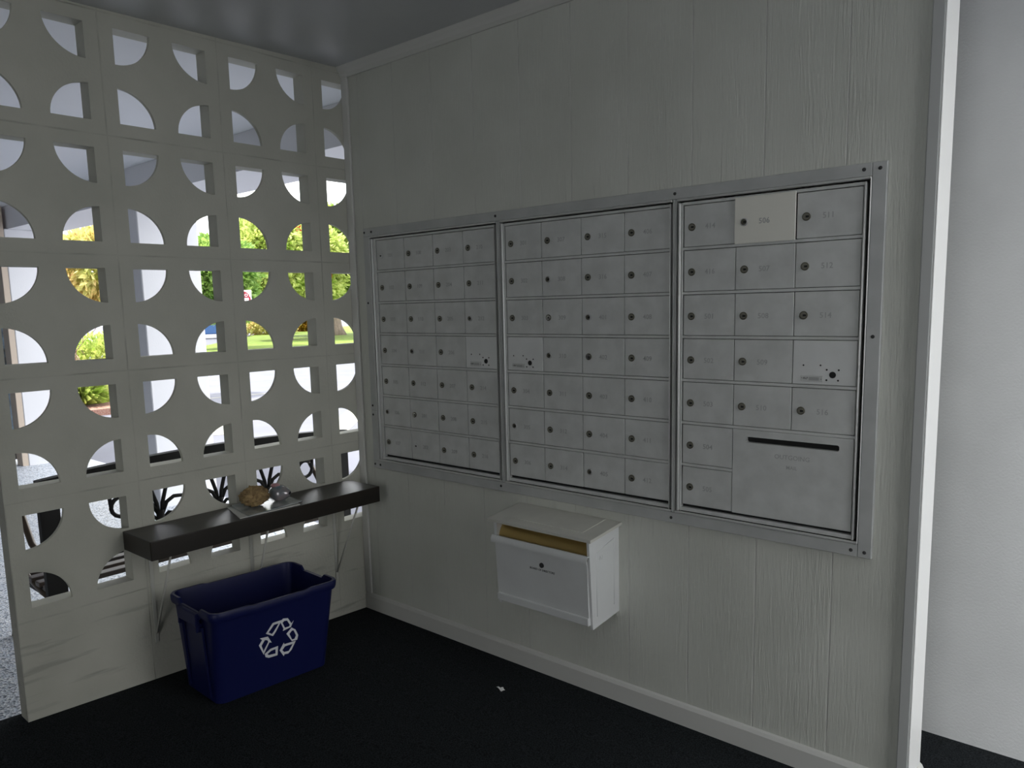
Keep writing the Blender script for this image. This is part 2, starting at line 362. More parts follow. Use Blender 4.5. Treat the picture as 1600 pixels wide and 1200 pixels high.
# ------------------------------------------------------------------ mailbox bank
ZT = 1.7070; RP = .1359; DH = .1262
fr = empty('mailbox_surround', (1.1765, YW, .697))
tag(fr, 'wide grey aluminium flange frame screwed to the panelled wall around all the mailboxes', 'frame')
IV = Matrix.Translation((-1.1765, -YW, -.697))
def loc(o): o.data.transform(IV); return o
mb = MB()
mb.bbox((.109, -.002, 1.729), (2.206, YW, 1.7635), .0015, 1); loc(mb.build('top_rail', M['alu_flange'], fr))
mb = MB(); mb.bbox((.109, -.002, .697), (2.206, YW, .733), .0015, 1); loc(mb.build('bottom_rail', M['alu_flange'], fr))
mb = MB(); mb.bbox((2.2065, -.002, .697), (2.2430, YW, 1.7635), .0015, 1); loc(mb.build('right_stile', M['alu_flange'], fr))
mb = MB(); mb.bbox((.109, -.002, .9625), (.150, YW, 1.7288), .0015, 1); mb.bbox((.109, -.002, .7332), (.150, YW, .9615), .0015, 1); loc(mb.build('left_stile', M['alu_flange'], fr))
# mullions with grooves, raised inner lip
for a, b in ((.8885, .9075), (1.6250, 1.6395)):
    mb = MB(); mb.bbox((a, -.001, .734), (b, .02, 1.728), .0015, 1)
    mb.bbox((a+.004, -.004, .734), (a+.0075, 0, 1.728), .001, 1); mb.bbox((b-.0045, -.003, .734), (b-.0015, 0, 1.728), .001, 1)
    loc(mb.build('mullion', M['alu_flange'], fr))
mb = MB()
for a, b in ((.150, .8885), (.9075, 1.6250), (1.6395, 2.2065)):
    for z in (1.7215, .7335): mb.bbox((a+.0005, -.005, z), (b-.0005, .006, z+.0070), .002, 1)
mb.bbox((.1505, -.004, .7345), (.1535, .006, 1.728), .001, 1); mb.bbox((2.203, -.004, .7345), (2.206, .006, 1.728), .001, 1)
loc(mb.build('lip', M['alu_bright'], fr))
for sx_, sz_ in [(.1177,1.7458),(.1650,1.7457),(.8879,1.7470),(1.6331,1.7460),(2.1861,1.7470),(2.2260,1.7465),(2.2240,1.3103),(1.6265,.7140),(2.1893,.7145),(2.2250,.7131),(.1198,.7150),(.1556,.7140),(.8835,.7170),(.1231,1.4405),(.1209,.9831),(.1215,.9417)]:
    mb = MB(); mb.lathe([(.0052, -.0012), (.0048, -.0035), (.0030, -.0046), (.0004, -.0048)], (sx_, 0, sz_), 'y', 14); loc(mb.build('screw', M['ink'], fr))

def lock(parent, x, z, y, style):
    mb = MB()
    mb.mi = 0; mb.lathe([(.0116, y), (.0116, y-.0025), (.0106, y-.0035), (.0090, y-.0035)], (x, 0, z), 'y', 20)
    mb.mi = 1; mb.lathe([(.0086, y-.003), (.0086, y-.0042), (.0080, y-.0046)], (x, 0, z), 'y', 18)
    mb.mi = 2; mb.box((x-.0010, y-.0052, z-.0030), (x+.0080, y-.0045, z+.0026))
    a, b = {'dark': ('darkbrass', 'lockface'), 'pale': ('galv', 'darkbrass'), 'chrome': ('darkbrass', 'chrome'), 'bare': ('alu', 'alu')}[style]
    return mb.build('lock', [M[a], M[b], M['black']], parent, weld=False)

def unit(name, x0, x1, cols, numbers, label, special):
    base = empty(name, ((x0+x1)/2, .02, .74)); IVu = Matrix.Translation((-(x0+x1)/2, -.02, -.74))
    tag(base, label, 'mailboxes', 'banks of apartment mailboxes set in the wall')
    L_ = lambda o: (o.data.transform(IVu), o)[1]
    left = cols[0]; right = cols[-1]
    mb = MB(); mb.box((x0, .0205, .735), (x1, .095, 1.7205)); L_(mb.build('housing', M['black'], base))
    mb = MB(); mb.bbox((x0+.006, -.006, .742), (x0+.0145, .018, 1.7165), .004, 3); L_(smooth(mb.build('hinge_bar', M['alu_bright'], base)))
    mb = MB(); mb.bbox((x0+.0155, .001, .742), (left-.0030, .018, 1.7165), .001, 1); L_(mb.build('hinge_strip', M['alu'], base))
    mb = MB(); mb.bbox((right+.002, -.004, .742), (x1-.0075, .018, 1.7165), .003, 2); L_(smooth(mb.build('edge_bar', M['alu_bright'], base)))
    mb = MB(); mb.bbox((left-.003, .002, ZT+.0008), (right+.0022, .018, ZT+.0098), .001, 1); mb.bbox((left-.003, .001, .7435), (right+.0022, .018, .7555), .001, 1)
    for r in range(6):
        if special == 'out' and r == 5:
            mb.bbox((left-.003, .002, ZT-RP*(r+1)+.0006), (cols[1]-.001, .018, ZT-RP*(r+1)+.0091), .001, 1); continue
        mb.bbox((left-.003, .002, ZT-RP*(r+1)+.0006), (right+.0022, .018, ZT-RP*(r+1)+.0091), .001, 1)
    L_(mb.build('rails', M['alu'], base))
    styles = {(1, 5, 1): 'chrome', (2, 2, 1): 'chrome', (2, 3, 2): 'chrome', (1, 2, 3): 'pale', (1, 3, 1): 'pale', (2, 2, 2): 'pale', (2, 1, 1): 'pale', (2, 5, 0): 'pale', (2, 6, 2): 'pale',
              (1, 0, 0): 'bare', (1, 6, 1): 'bare', (3, 0, 1): 'pale', (1, 5, 0): 'pale', (2, 3, 1): 'pale'}
    ui = {'mailbox_unit_a': 1, 'mailbox_unit_b': 2, 'mailbox_unit_c': 3}[name]
    for c in range(len(cols)-1):
        for r in range(7):
            if special == 'out' and r >= 5 and c >= 1: continue
            a, b = cols[c]+.0011, cols[c+1]-.0011; zt = ZT-RP*r-.0010; zb = ZT-RP*r-DH+.0008
            num = numbers.get((r, c))
            jx = random.uniform(-.0006, .0006)
            if num is None:                       # master lock panel, drilled
                hs = [(.030, .054, .0024), (.077, .055, .0024), (.094, .043, .0026), (.126, .043, .0026), (.094, .014, .0026), (.125, .014, .0026)]
                d = L_(MB().bbox((a, .0025, zb), (b, .018, zt), .0012, 1).build('lock_panel', M['alu_pale'], base)); d['label'] = 'pale drilled panel without a keyhole'
                k = (b-a)/.172
                for hx, hz, hr in hs+[(.110, .029, .0092)]: o = MB().lathe([(hr, .0024), (hr, .0017)], (a+hx*k, 0, zb+hz), 'y', 18).build('drill_hole', M['black'], d); o.data.transform(IVu)
                o = MB().bbox((a+.024*k, .0006, zb+.009), (a+.084*k, .0022, zb+.026), .0006, 1).build('name_plate', M['alu'], d); o.data.transform(IVu)
                mb = MB(); mb.box((a+.046*k, .0002, zb+.012), (a+.074*k, .0005, zb+.021)); mb.lathe([(.0022, .0004), (.0018, -.0006)], (a+.027*k, 0, zb+.018), 'y', 10); mb.lathe([(.0022, .0004), (.0018, -.0006)], (a+.080*k, 0, zb+.016), 'y', 10)
                q = mb.build('plate_marking', [M['numeral']], d); q.data.transform(IVu)
                q = text_obj('plate_logo', 'ALF', .0085, M['ink'], d, (0, 0, 0), (0, 0, 0), .0002); q.data.transform(IVu @ Matrix.Translation((a+.037*k, .0003, zb+.0175)) @ Euler(FACE_Y).to_matrix().to_4x4())
                continue
            cream = (ui == 3 and r == 0 and c == 1)
            mb = MB()
            if cream: mb.bbox((cols[c]-.002, -.0035, zb-.0025), (cols[c+1]-.0006, .0015, zt+.006), .0008, 1); yf = -.0035
            else: mb.bbox((a, .0035+jx, zb), (b, .018, zt), .0012, 1); yf = .0035+jx
            d = L_(mb.build('door', M['cream'] if cream else M['alu'], base))
            if cream: d['label'] = 'cream replacement door standing proud of the others'
            lx = cols[c]+.0275; lz = ZT-.0665-RP*r
            o = lock(d, lx, lz, yf, styles.get((ui, r, c), 'dark')); o.data.transform(IVu)
            q = text_obj('number', num, .022, M['numeral'], d, (0, 0, 0), (0, 0, 0), .0002); q.data.transform(IVu @ Matrix.Translation((lx+.060, yf-.0003, lz-.001)) @ Euler(FACE_Y).to_matrix().to_4x4())
    if special == 'out':
        a, b = cols[1]+.0012, cols[3]-.0012; zt = ZT-RP*5-.0006; zb = ZT-RP*6-.0006-DH
        mb = MB(); s0, s1, t0, t1 = 1.8745, 2.1470, .9885, 1.0060; hole = []
        R_ = .006
        for cx_, cz_, a0 in ((s1-R_, t1-R_, 0), (s0+R_, t1-R_, 90), (s0+R_, t0+R_, 180), (s1-R_, t0+R_, 270)):
            for k in range(5): q = math.radians(a0+k*22.5); hole.append((cx_+R_*math.cos(q), cz_+R_*math.sin(q)))
        mb.holed([(a, zb), (b, zb), (b, zt-.006), (a, zt-.006)], hole, 'y', .003, .0195)
        mb.box((a, .001, zt-.0058), (b, .0195, zt+.0005))
        d = L_(mb.build('outgoing_mail_panel', M['alu'], base)); d['label'] = 'large slotted panel'
        for tx, tz, sz in (('OUTGOING', .955, .019), ('MAIL', .925, .015)):
            q = text_obj('panel_lettering', tx, sz, M['numeral'], d, (0, 0, 0), (0, 0, 0), .0002); q.data.transform(IVu @ Matrix.Translation((2.015, .0028, tz)) @ Euler(FACE_Y).to_matrix().to_4x4())
    return base
C1 = [.1890, .3662, .5397, .7103, .8785]; C2 = [.9290, 1.0997, 1.2735, 1.4462, 1.6170]; C3 = [1.6625, 1.8325, 2.0100, 2.1860]
def nums(seq, nc, skip):
    d = {}; it = iter(seq)
    for c in range(nc):
        for r in range(7):
            if (r, c) in skip: continue
            d[(r, c)] = next(it, None)
    return d
s1 = [str(n) for n in list(range(101, 113))+list(range(201, 213))+[214, 215, 216]]
s2 = [str(n) for n in list(range(301, 313))+[314, 315, 316]+list(range(401, 413))]
n3 = {(0,0):'414',(1,0):'416',(2,0):'501',(3,0):'502',(4,0):'503',(5,0):'504',(6,0):'505',(0,1):'506',(1,1):'507',(2,1):'508',(3,1):'509',(4,1):'510',(0,2):'511',(1,2):'512',(2,2):'514',(4,2):'516'}
units = [unit('mailbox_unit_a', .1545, .8880, C1, nums(s1, 4, {(3, 3)}), 'grey aluminium mailbox bank four doors wide, nearest the pierced block screen', ''),
         unit('mailbox_unit_b', .9080, 1.6245, C2, nums(s2, 4, {(3, 0)}), 'grey aluminium mailbox bank four doors wide, in the middle between the other two banks', ''),
         unit('mailbox_unit_c', 1.6400, 2.2025, C3, n3, 'grey aluminium mailbox bank three doors wide with a cream door and an outgoing mail slot', 'out')]
for u in units: u.name = 'mailbox_bank'

# ------------------------------------------------------------------ white drop box on the wall
db = empty('drop_box', (1.2, YW, .33)); tag(db, 'white metal wall-mounted letter drop box with an open brass-lined slot, below the mailboxes', 'mailbox')
ID = Matrix.Translation((-1.2, -YW, -.33))
def dl(o): o.data.transform(ID); return o
BX0, BX1 = .992, 1.4156
prof = [(YW, .336), (-.150, .3195), (-.170, .632), (YW, .6520)]
mb = MB(); mb.prism(prof, 'x', BX1-.010, BX1); dl(mb.build('side_panel', M['palewht'], db))
sp = bpy.data.objects[-1] if False else None
mb = MB(); mb.prism(prof, 'x', BX0, BX0+.013); dl(mb.build('side_panel', M['palewht'], db))
mb = MB()   # grooved rectangle on the near side
for (ya, za), (yb, zb_) in (((-.128, .585), (-.020, .610)), ((-.020, .610), (-.020, .37)), ((-.128, .585), (-.124, .36))):
    mb.tube([(BX1+.0003, ya, za), (BX1+.0003, yb, zb_)], .0011, 6)
dl(mb.build('pressed_line', M['palewht'], db))
text_obj('side_mark', '07', .026, M['palewht'], db, (BX1-1.2+.0004, -.098-YW, .560-.33), (PI/2, 0, PI/2), .0005)
mb = MB(); mb.box((BX0+.008, .002, .336), (BX1-.008, .0115, .645)); dl(mb.build('back_panel', M['palewht'], db))
mb = MB()   # lid, sloping forward, with raised centre panel
def lidz(y): return .6615+(.6425-.6615)*(YW-y)/(YW+.180)
vs = []
for x in (.968, 1.4285):
    for y in (YW, -.180): vs += [(x, y, lidz(y)), (x, y, lidz(y)-.010)]
mb.faces(vs, [(0, 2, 6, 4), (1, 5, 7, 3), (0, 4, 5, 1), (2, 3, 7, 6), (0, 1, 3, 2), (4, 6, 7, 5)])
vs = []
for x in (1.015, 1.365):
    for y in (.008, -.135): vs += [(x, y, lidz(y)+.0015), (x, y, lidz(y)-.001)]
mb.faces(vs, [(0, 2, 6, 4), (1, 5, 7, 3), (0, 4, 5, 1), (2, 3, 7, 6), (0, 1, 3, 2), (4, 6, 7, 5)])
dl(mb.build('lid', M['boxtop'], db))
mb = MB()
mb.prism([(-.158, .3420), (-.150, .3420), (-.158, .560), (-.168, .560)], 'x', BX0+.0135, BX1-.0105)
dr = dl(mb.build('door', M['palewht'], db))
mb = MB(); mb.bbox((BX0+.006, -.166, .334), (BX1-.0085, -.148, .3625), .003, 2); dl(mb.build('bottom_rail', M['palewht'], db))
mb = MB(); mb.prism([(-.166, .582), (-.177, .5835), (-.184, .571), (-.183, .558), (-.1805, .558), (-.1815, .570), (-.176, .580), (-.166, .579)], 'x', BX0-.004, BX1-.001); dl(smooth(mb.build('pull_lip', M['palewht'], db), 50))
mb = MB(); pr = []
for k in range(13):
    a = PI/2*k/12; pr.append((-.098-.060*math.sin(a), .562+.072*math.cos(a)))
pr2 = [(y+.0015, z-.0012) for y, z in pr[::-1]]
mb.prism(pr+pr2, 'x', BX0+.0135, BX1-.0105); o = dl(smooth(mb.build('brass_chute', M['brass'], db), 60)); o['label'] = 'curved brass liner'
o = MB().lathe([(.0092, -.1645), (.0092, -.169), (.0075, -.1705), (.001, -.1705)], (1.2115, 0, .5095), 'y', 22).build('lock', M['ink'], dr); dl(o)
q = text_obj('lettering', 'BOARD OF DIRECTORS', .0105, M['ink'], dr, (1.2115-1.2, -.1652-YW, .4905-.33), FACE_Y, .0003)

# ------------------------------------------------------------------ shelf on the screen
sh = empty('wall_shelf', (.005, -.572, .568)); tag(sh, 'thick dark-stained wooden shelf mounted on the pierced block screen above the blue bin', 'shelf')
IS = Matrix.Translation((-.005, .572, -.568))
def sl(o): o.data.transform(IS); return o
mb = MB(); mb.bbox((.001, -1.078, .568), (.222, -.067, .637), .003, 2); sl(mb.build('board', M['wood'], sh))
for yb, xt, dy in ((-.989, .150, .013), (-.578, .128, .012), (-.160, .150, .029)):
    mb = MB()
    mb.bbox((.0005, yb-.007, .185), (.0045, yb+.007, .567), .001, 1)       # wall leg
    mb.bbox((.002, yb-.007, .5640), (xt+.05, yb+.007, .5675), .001, 1)       # shelf leg
    mb.tube([(xt, yb+dy, .560), (.0065, yb, .2230)], .0042, 8)
    mb.lathe([(.006, -.012), (.006, .014)], (xt, yb+dy, .558), 'y', 12)
    o = sl(mb.build('bracket', M['steel'], sh)); o['label'] = 'pale folding steel bracket'

# things lying on the shelf
def magazine(pts, z0, z1, label, mtl, curl=.0):
    cx_ = sum(p[0] for p in pts)/4; cy_ = sum(p[1] for p in pts)/4
    n = 10; vs = []; fs = []
    A, B_, C_, D_ = [Vector((p[0]-cx_, p[1]-cy_, 0)) for p in pts]
    for lev in (0, 1):
        for i in range(n+1):
            for j in range(n+1):
                u, v = i/n, j/n; p = (A*(1-u)+B_*u)*(1-v)+(D_*(1-u)+C_*u)*v
                h = (z1-z0)*lev+curl*(max(0, 1-u*3)**2*max(0, 1-v*1.2))+curl*.5*max(0, (u-.75)*4)**2*v
                vs.append((p.x, p.y, h+.0002))
    q = (n+1)**2; idx = lambda i, j: i*(n+1)+j
    for i in range(n):
        for j in range(n):
            f = (idx(i, j), idx(i+1, j), idx(i+1, j+1), idx(i, j+1)); fs += [f[::-1], tuple(k+q for k in f)]
    for i in range(n):
        for a, b in ((idx(i, 0), idx(i+1, 0)), (idx(i+1, n), idx(i, n)), (idx(0, i+1), idx(0, i)), (idx(n, i), idx(n, i+1))): fs.append((a, b, b+q, a+q))
    mb = MB(); mb.faces(vs, fs); o = smooth(mb.build('magazine', [mtl], None), 50); o.location = (cx_, cy_, z0)
    return tag(o, label, 'magazine', 'magazines on the shelf')
magazine([(.010, -.675), (.205, -.730), (.214, -.470), (.035, -.420)], .6372, .6405, 'lower glossy magazine of the pair lying flat on the dark shelf', M['papere'], 0)
magazine([(.014, -.660), (.214, -.700), (.190, -.445), (.030, -.425)], .6408, .6440, 'upper curled glossy magazine under the brown coral lump and the shell', M['paper'], .004)
mb = MB(); t = bmesh.new(); bmesh.ops.create_icosphere(t, subdivisions=5, radius=1)
for v in t.verts:
    n = v.co.normalized(); d = 1+.14*noise.noise(n*2.3)+.16*abs(noise.noise(n*5))+.18*noise.noise(n*9)+.12*noise.noise(n*19)
    v.co = Vector((n.x*.046, n.y*.054, n.z*.037))*d
lo = min(v.co.z for v in t.verts)
for v in t.verts: v.co.z = max(v.co.z-lo, 0.004)-.004
mb.add(t, True); o = mb.build('coral_lump', M['coral']); o.location = (.100, -.603, .6460); tag(o, 'rough brown lump of coral resting on the magazines beside the shiny shell', 'coral')
mb = MB(); vs = []; fs = []; nu, nv = 20, 16        # ear-shaped shell, open mouth towards the viewer
sh2 = empty('sea_shell', (.110, -.492, .6450), (0, 0, .5)); sh2.scale = (1.15, 1.15, 1.22); tag(sh2, 'shiny dark blue-grey sea shell with a pinkish top beside the coral lump', 'shell')
for i in range(nu+1):
    u = i/nu; R0 = .030*math.sin(PI*min(1, u*.85+.12))**.7
    for k in range(nv):
        a = 2*PI*k/nv; vs.append((-.036+.072*u, R0*1.05*math.cos(a), .026+R0*.92*math.sin(a)*(1-.12*u)))
for i in range(nu):
    for k in range(nv): fs.append((i*nv+k, i*nv+(k+1) % nv, (i+1)*nv+(k+1) % nv, (i+1)*nv+k))
fs.append(tuple(range(nv))[::-1]); mb.faces(vs, fs, True); o = mb.build('body_whorl', M['shell'], sh2)
md = o.modifiers.new('thickness', 'SOLIDIFY'); md.thickness = .002; md.offset = 1
mb = MB(); t = bmesh.new(); bmesh.ops.create_uvsphere(t, u_segments=16, v_segments=10, radius=.014); bmesh.ops.scale(t, vec=(1.3, .9, .6), verts=t.verts[:])
mb.add(t, True); o = mb.build('spire', M['pink'], sh2); o.location = (-.016, -.004, .0515); o['label'] = 'pinkish knob'

# ------------------------------------------------------------------ recycling bin
th = math.radians(2)
rb = empty('recycling_bin', (.256, -.727, .0305), (-.030, 0, -th)); tag(rb, 'dark blue plastic recycling bin with a white arrow symbol, under the shelf', 'bin')
def rrect(a, b, r, n=6):
    out = []
    for cx_, cy_, a0 in ((a-r, b-r, 0), (-a+r, b-r, 90), (-a+r, -b+r, 180), (a-r, -b+r, 270)):
        # corner arc, then points along the following side
        for k in range(n+1): q = math.radians(a0+90*k/n); out.append((cx_+r*math.cos(q), cy_+r*math.sin(q)))
    # subdivide long straight runs
    res = []
    for i, p in enumerate(out):
        q = out[(i+1) % len(out)]; d = math.hypot(q[0]-p[0], q[1]-p[1]); k = 24 if d > .3 else (16 if d > .1 else 1)
        for j in range(k): res.append((p[0]+(q[0]-p[0])*j/k, p[1]+(q[1]-p[1])*j/k))
    return res
def ss(x, a, b): x = min(1, max(0, (x-a)/(b-a))); return x*x*(3-2*x)
def rimz(x, y, z):
    if z < .300: return z
    k = ss(z, .30, .32)
    d = 0
    if abs(x) > .13 and abs(y) < .225: d -= .0045*(1-ss(abs(y), .115, .125))
    if abs(y) > .215: d -= .016*(1-ss(abs(x), .070, .082))
    return z+d*k
rings = [(.120, .216, .030, 0), (.130, .226, .034, .004), (.1655, .2465, .034, .318), (.1665, .2475, .034, .322),
         (.1735, .2555, .036, .320), (.1770, .2590, .038, .330), (.1775, .2595, .038, .346), (.1745, .2565, .038, .3525),
         (.1660, .2480, .034, .352), (.1625, .2440, .032, .335), (.1600, .2420, .032, .300), (.1270, .2230, .030, .010)]
vs = []; n_ = None
for a, b, r, z in rings:
    p = rrect(a, b, r); n_ = len(p)
    for x, y in p: vs.append((x, y, rimz(x, y, z)))
fs = []
for i in range(len(rings)-1):
    for k in range(n_): fs.append((i*n_+k, i*n_+(k+1) % n_, (i+1)*n_+(k+1) % n_, (i+1)*n_+k))
fs += [tuple(range(n_))[::-1], tuple((len(rings)-1)*n_+k for k in range(n_))]
mb = MB(); mb.faces(vs, fs, True); smooth(mb.build('tub', M['blue'], rb), 45)
for s in (-1, 1):
    mb = MB(); mb.bbox((-.074, s*.2525, .286), (.074, s*.2690, .334), .005, 2)
    for x in (-.068, .068): mb.bbox((x-.006, s*.246, .265), (x+.006, s*.2680, .300), .003, 2)
    mb.build('handle', M['blue'], rb)
for s in (-1, 1):
    for x in (-.078, .078):
        mb = MB(); mb.faces([(x-.010, s*.2480, .285), (x+.010, s*.2480, .285), (x+.007, s*.2275, .02), (x-.007, s*.2275, .02), (x-.007, s*.2560, .285), (x+.007, s*.2560, .285), (x+.005, s*.2330, .02), (x-.005, s*.2330, .02)], [(0, 1, 2, 3), (4, 5, 6, 7), (0, 1, 5, 4), (1, 2, 6, 5), (2, 3, 7, 6), (3, 0, 4, 7)])
        mb.build('rib', M['blue'], rb)
SY = [
[[[-0.0499, 0.2206], [-0.0229, 0.2546], [0.0141, 0.2552], [-0.009, 0.2168], [-0.021, 0.2024]], [[-0.0392, 0.2221], [-0.0175, 0.2458], [0.0014, 0.2452], [-0.0177, 0.2188], [-0.0253, 0.2119]]] ,
[[[0.0075, 0.2484], [0.0185, 0.2591], [0.0389, 0.2549], [0.0545, 0.2296], [0.0641, 0.2383], [0.0528, 0.2151], [0.0194, 0.2095], [0.0222, 0.2176]], [[0.0168, 0.2426], [0.0239, 0.2481], [0.0361, 0.2456], [0.0484, 0.2247], [0.0444, 0.2196], [0.0278, 0.22]]] ,
[[[0.0349, 0.1932], [0.0556, 0.2119], [0.0726, 0.199], [0.0852, 0.1726], [0.0812, 0.1548], [0.0585, 0.1565]], [[0.0472, 0.1889], [0.0573, 0.1989], [0.0652, 0.1977], [0.0755, 0.1745], [0.0698, 0.1617], [0.0596, 0.1626]]] ,
[[[0.0082, 0.1353], [0.0249, 0.1611], [0.0276, 0.1541], [0.0755, 0.1525], [0.0585, 0.1219], [0.0444, 0.1108], [0.0292, 0.1137], [0.0259, 0.1068]], [[0.0193, 0.1327], [0.0304, 0.1449], [0.063, 0.1439], [0.0472, 0.1207], [0.0276, 0.1226]]] ,
[[[-0.0526, 0.142], [-0.0299, 0.1549], [0.0011, 0.1557], [-0.0001, 0.1194], [-0.0355, 0.121], [-0.0489, 0.1283]], [[-0.0419, 0.1379], [-0.0273, 0.1458], [-0.0093, 0.1472], [-0.0083, 0.129], [-0.0355, 0.1317]]] ,
[[[-0.0766, 0.1828], [-0.0643, 0.201], [-0.0732, 0.2095], [-0.0414, 0.207], [-0.0255, 0.1784], [-0.0352, 0.1819], [-0.0569, 0.1409]], [[-0.0661, 0.1789], [-0.0538, 0.1972], [-0.0431, 0.1933], [-0.0394, 0.1851], [-0.0578, 0.1546]]]]
mb = MB()
def bx(z): return .130+(.1655-.130)*(z-.004)/.314
for outer, hole in SY:
    # ink slightly proud of the plastic, following the tapered face
    for dz in (0,):
        t = MB(); t.holed([tuple(p) for p in outer], [tuple(p) for p in hole], 'x', 0, .0008)
        for v in t.bm.verts: v.co.x += bx(v.co.z)+.0002
        mb.add(t.bm)
o = mb.build('recycling_symbol', M['white'], rb); o['label'] = 'white three-arrow recycling symbol'

# scrap of paper on the carpet
zf = fz(-.212)
mb = MB()
def strip(a, b, w_, h0, h1):
    a, b = Vector(a), Vector(b); d = (b-a); s = Vector((-d.y, d.x)).normalized()*w_/2; k = 5; vs = []
    for i in range(k+1):
        p = a+d*i/k; z = h0+(h1-h0)*math.sin(PI*i/k)
        vs += [(p.x+s.x, p.y+s.y, z), (p.x-s.x, p.y-s.y, z), (p.x+s.x, p.y+s.y, z+.0006), (p.x-s.x, p.y-s.y, z+.0006)]
    fs = []
    for i in range(k):
        q = 4*i; fs += [(q, q+1, q+5, q+4), (q+2, q+6, q+7, q+3), (q, q+4, q+6, q+2), (q+1, q+3, q+7, q+5)]
    fs += [(0, 2, 3, 1), (4*k, 4*k+1, 4*k+3, 4*k+2)]
    mb.faces(vs, fs)
strip((-.020, .010), (.014, -.004), .008, .0005, .004); strip((-.004, .014), (.016, .002), .009, .0012, .006); strip((.013, -.008), (.017, .008), .010, .002, .004)
o = mb.build('paper_scrap', M['signwht']); o.location = (1.038, -.212, zf); tag(o, 'tiny folded white paper scrap lying alone on the dark carpet', 'paper')
# ------------------------------------------------------------------ outside: walkway structure
def pillar(x0, x1, y0, y1, nm):
    mb = MB(); mb.bbox((x0, y0, -.10), (x1, y1, 2.232), .006, 1); return struct(mb.build(nm, M['masonry']))
pillar(-3.05, -2.75, .29, .735, 'pillar'); pillar(-5.60, -5.45, .26, .745, 'pillar')
struct(MB().box((-9.2, .29, 2.23), (-.088, .745, 2.4395)).build('beam', M['masonry']))
# building across the far end of the walkway, with a glazed door
mb = MB(); mb.box((-5.84, -4.6, -.1), (-5.64, -1.30, 2.44)); mb.box((-5.84, -1.3, 2.2), (-5.64, .255, 2.44)); struct(mb.build('wall_far', M['tan']))
struct(MB().bbox((-5.61, .207, -.04), (-5.455, .2595, 2.43), .004).build('pillar_shade_panel', M['tan']))  # added tan panel, puts the pillar's shaded side into colour
dd = empty('door_1', (-5.72, -.5, fz(-.5))); struct(dd)
ii = Matrix.Translation((6.0, .5, -fz(-.5)))
mb = MB()
for a, b in ((-1.30, -1.22), (-.62, -.50), (.275, .32)): mb.bbox((-6.03, a, .03), (-5.97, b, 2.2), .004)
mb.bbox((-6.03, -1.22, 2.10), (-5.97, .275, 2.2), .004); mb.bbox((-6.03, -1.22, .03), (-5.97, .275, .22), .004)
o = mb.build('frame', M['bronze'], dd); o.data.transform(ii)
mb = MB(); mb.box((-6.006, -1.219, .221), (-5.998, -.621, 2.099)); mb.box((-6.006, -.499, .221), (-5.998, .274, 2.099)); o = mb.build('glass', M['glass'], dd); o.data.transform(ii)
o = MB().tube([(-5.93, -.56, .95), (-5.93, -.56, 1.25)], .012, 10).tube([(-5.97, -.56, .97), (-5.93, -.56, .97)], .008).tube([(-5.97, -.56, 1.23), (-5.93, -.56, 1.23)], .008).build('pull_handle', M['chrome'], dd); o.data.transform(ii)

# ------------------------------------------------------------------ bench behind the screen
bn = empty('garden_bench', (-.60, -.55, fz(-.55))); tag(bn, 'black cast iron garden bench with scrolled back standing behind the pierced screen', 'bench')
IB = Matrix.Translation((.60, .55, -fz(-.55)))
def bl(o): o.data.transform(IB); return o
XB = -.33; YA, YB = -1.240, .175
def fzz(y): return fz(y)
mb = MB(); pts = []
for i in range(21):
    y = YA+(YB-YA)*i/20; q = (y-(YA+YB)/2)/((YB-YA)/2); pts.append((y, .795+.032*(1-q*q)))
n = len(pts); vs = []
for y, z in pts: vs += [(XB-.020, y, z-.024), (XB+.018, y, z-.024), (XB+.018, y, z+.014), (XB-.020, y, z+.014)]
fs = [(0, 1, 2, 3), (4*n-4, 4*n-1, 4*n-2, 4*n-3)]
for i in range(n-1):
    for k in range(4): fs.append((4*i+k, 4*i+(k+1) % 4, 4*i+4+(k+1) % 4, 4*i+4+k))
mb.faces(vs, fs); bl(mb.build('back_rail', M['iron'], bn))
# scrolled ironwork
def arc(cy, cz, r, a0, a1, n=14): return [(XB, cy+r*math.cos(math.radians(a0+(a1-a0)*i/n)), cz+r*math.sin(math.radians(a0+(a1-a0)*i/n))) for i in range(n+1)]
mb = MB()
mb.tube([(XB, YA+.02, .47), (XB, YB-.02, .47)], .011)
def curl(pts, r): mb.tube([(XB, y, z) for y, z in pts], r, 8)
for cyc in (-.790, -.526, -.285):
    for s in (-1, 1):
        curl([(cyc+s*.004, .56), (cyc+s*.012, .63), (cyc+s*.030, .69), (cyc+s*.058, .74), (cyc+s*.080, .79)], .0085)
        curl([(cyc+s*.006, .58), (cyc+s*.030, .630), (cyc+s*.062, .648), (cyc+s*.100, .645), (cyc+s*.125, .61), (cyc+s*.13, .56)], .0085)
        curl([(cyc+s*.010, .56), (cyc+s*.035, .585), (cyc+s*.070, .575), (cyc+s*.09, .54), (cyc+s*.09, .50)], .0075)
        curl([(cyc, .56), (cyc+s*.03, .51), (cyc+s*.07, .475)], .008)
    mb.tube([(XB, cyc, .47), (XB, cyc, .60)], [.014, .018])
for cyc, s in ((-.943, 1), (-.075, -1)):
    mb.tube([(XB, p[1], p[2]) for p in arc(cyc, .648, .040, 60, 400)], .0085)
    curl([(cyc-s*.040, .655), (cyc-s*.045, .72), (cyc-s*.02, .77), (cyc+s*.04, .79)], .008)
    curl([(cyc+s*.035, .67), (cyc+s*.07, .70), (cyc+s*.12, .71)], .007)
    curl([(cyc, .61), (cyc+s*.02, .54), (cyc-s*.02, .48)], .008)
bl(mb.build('scrollwork', M['iron'], bn))
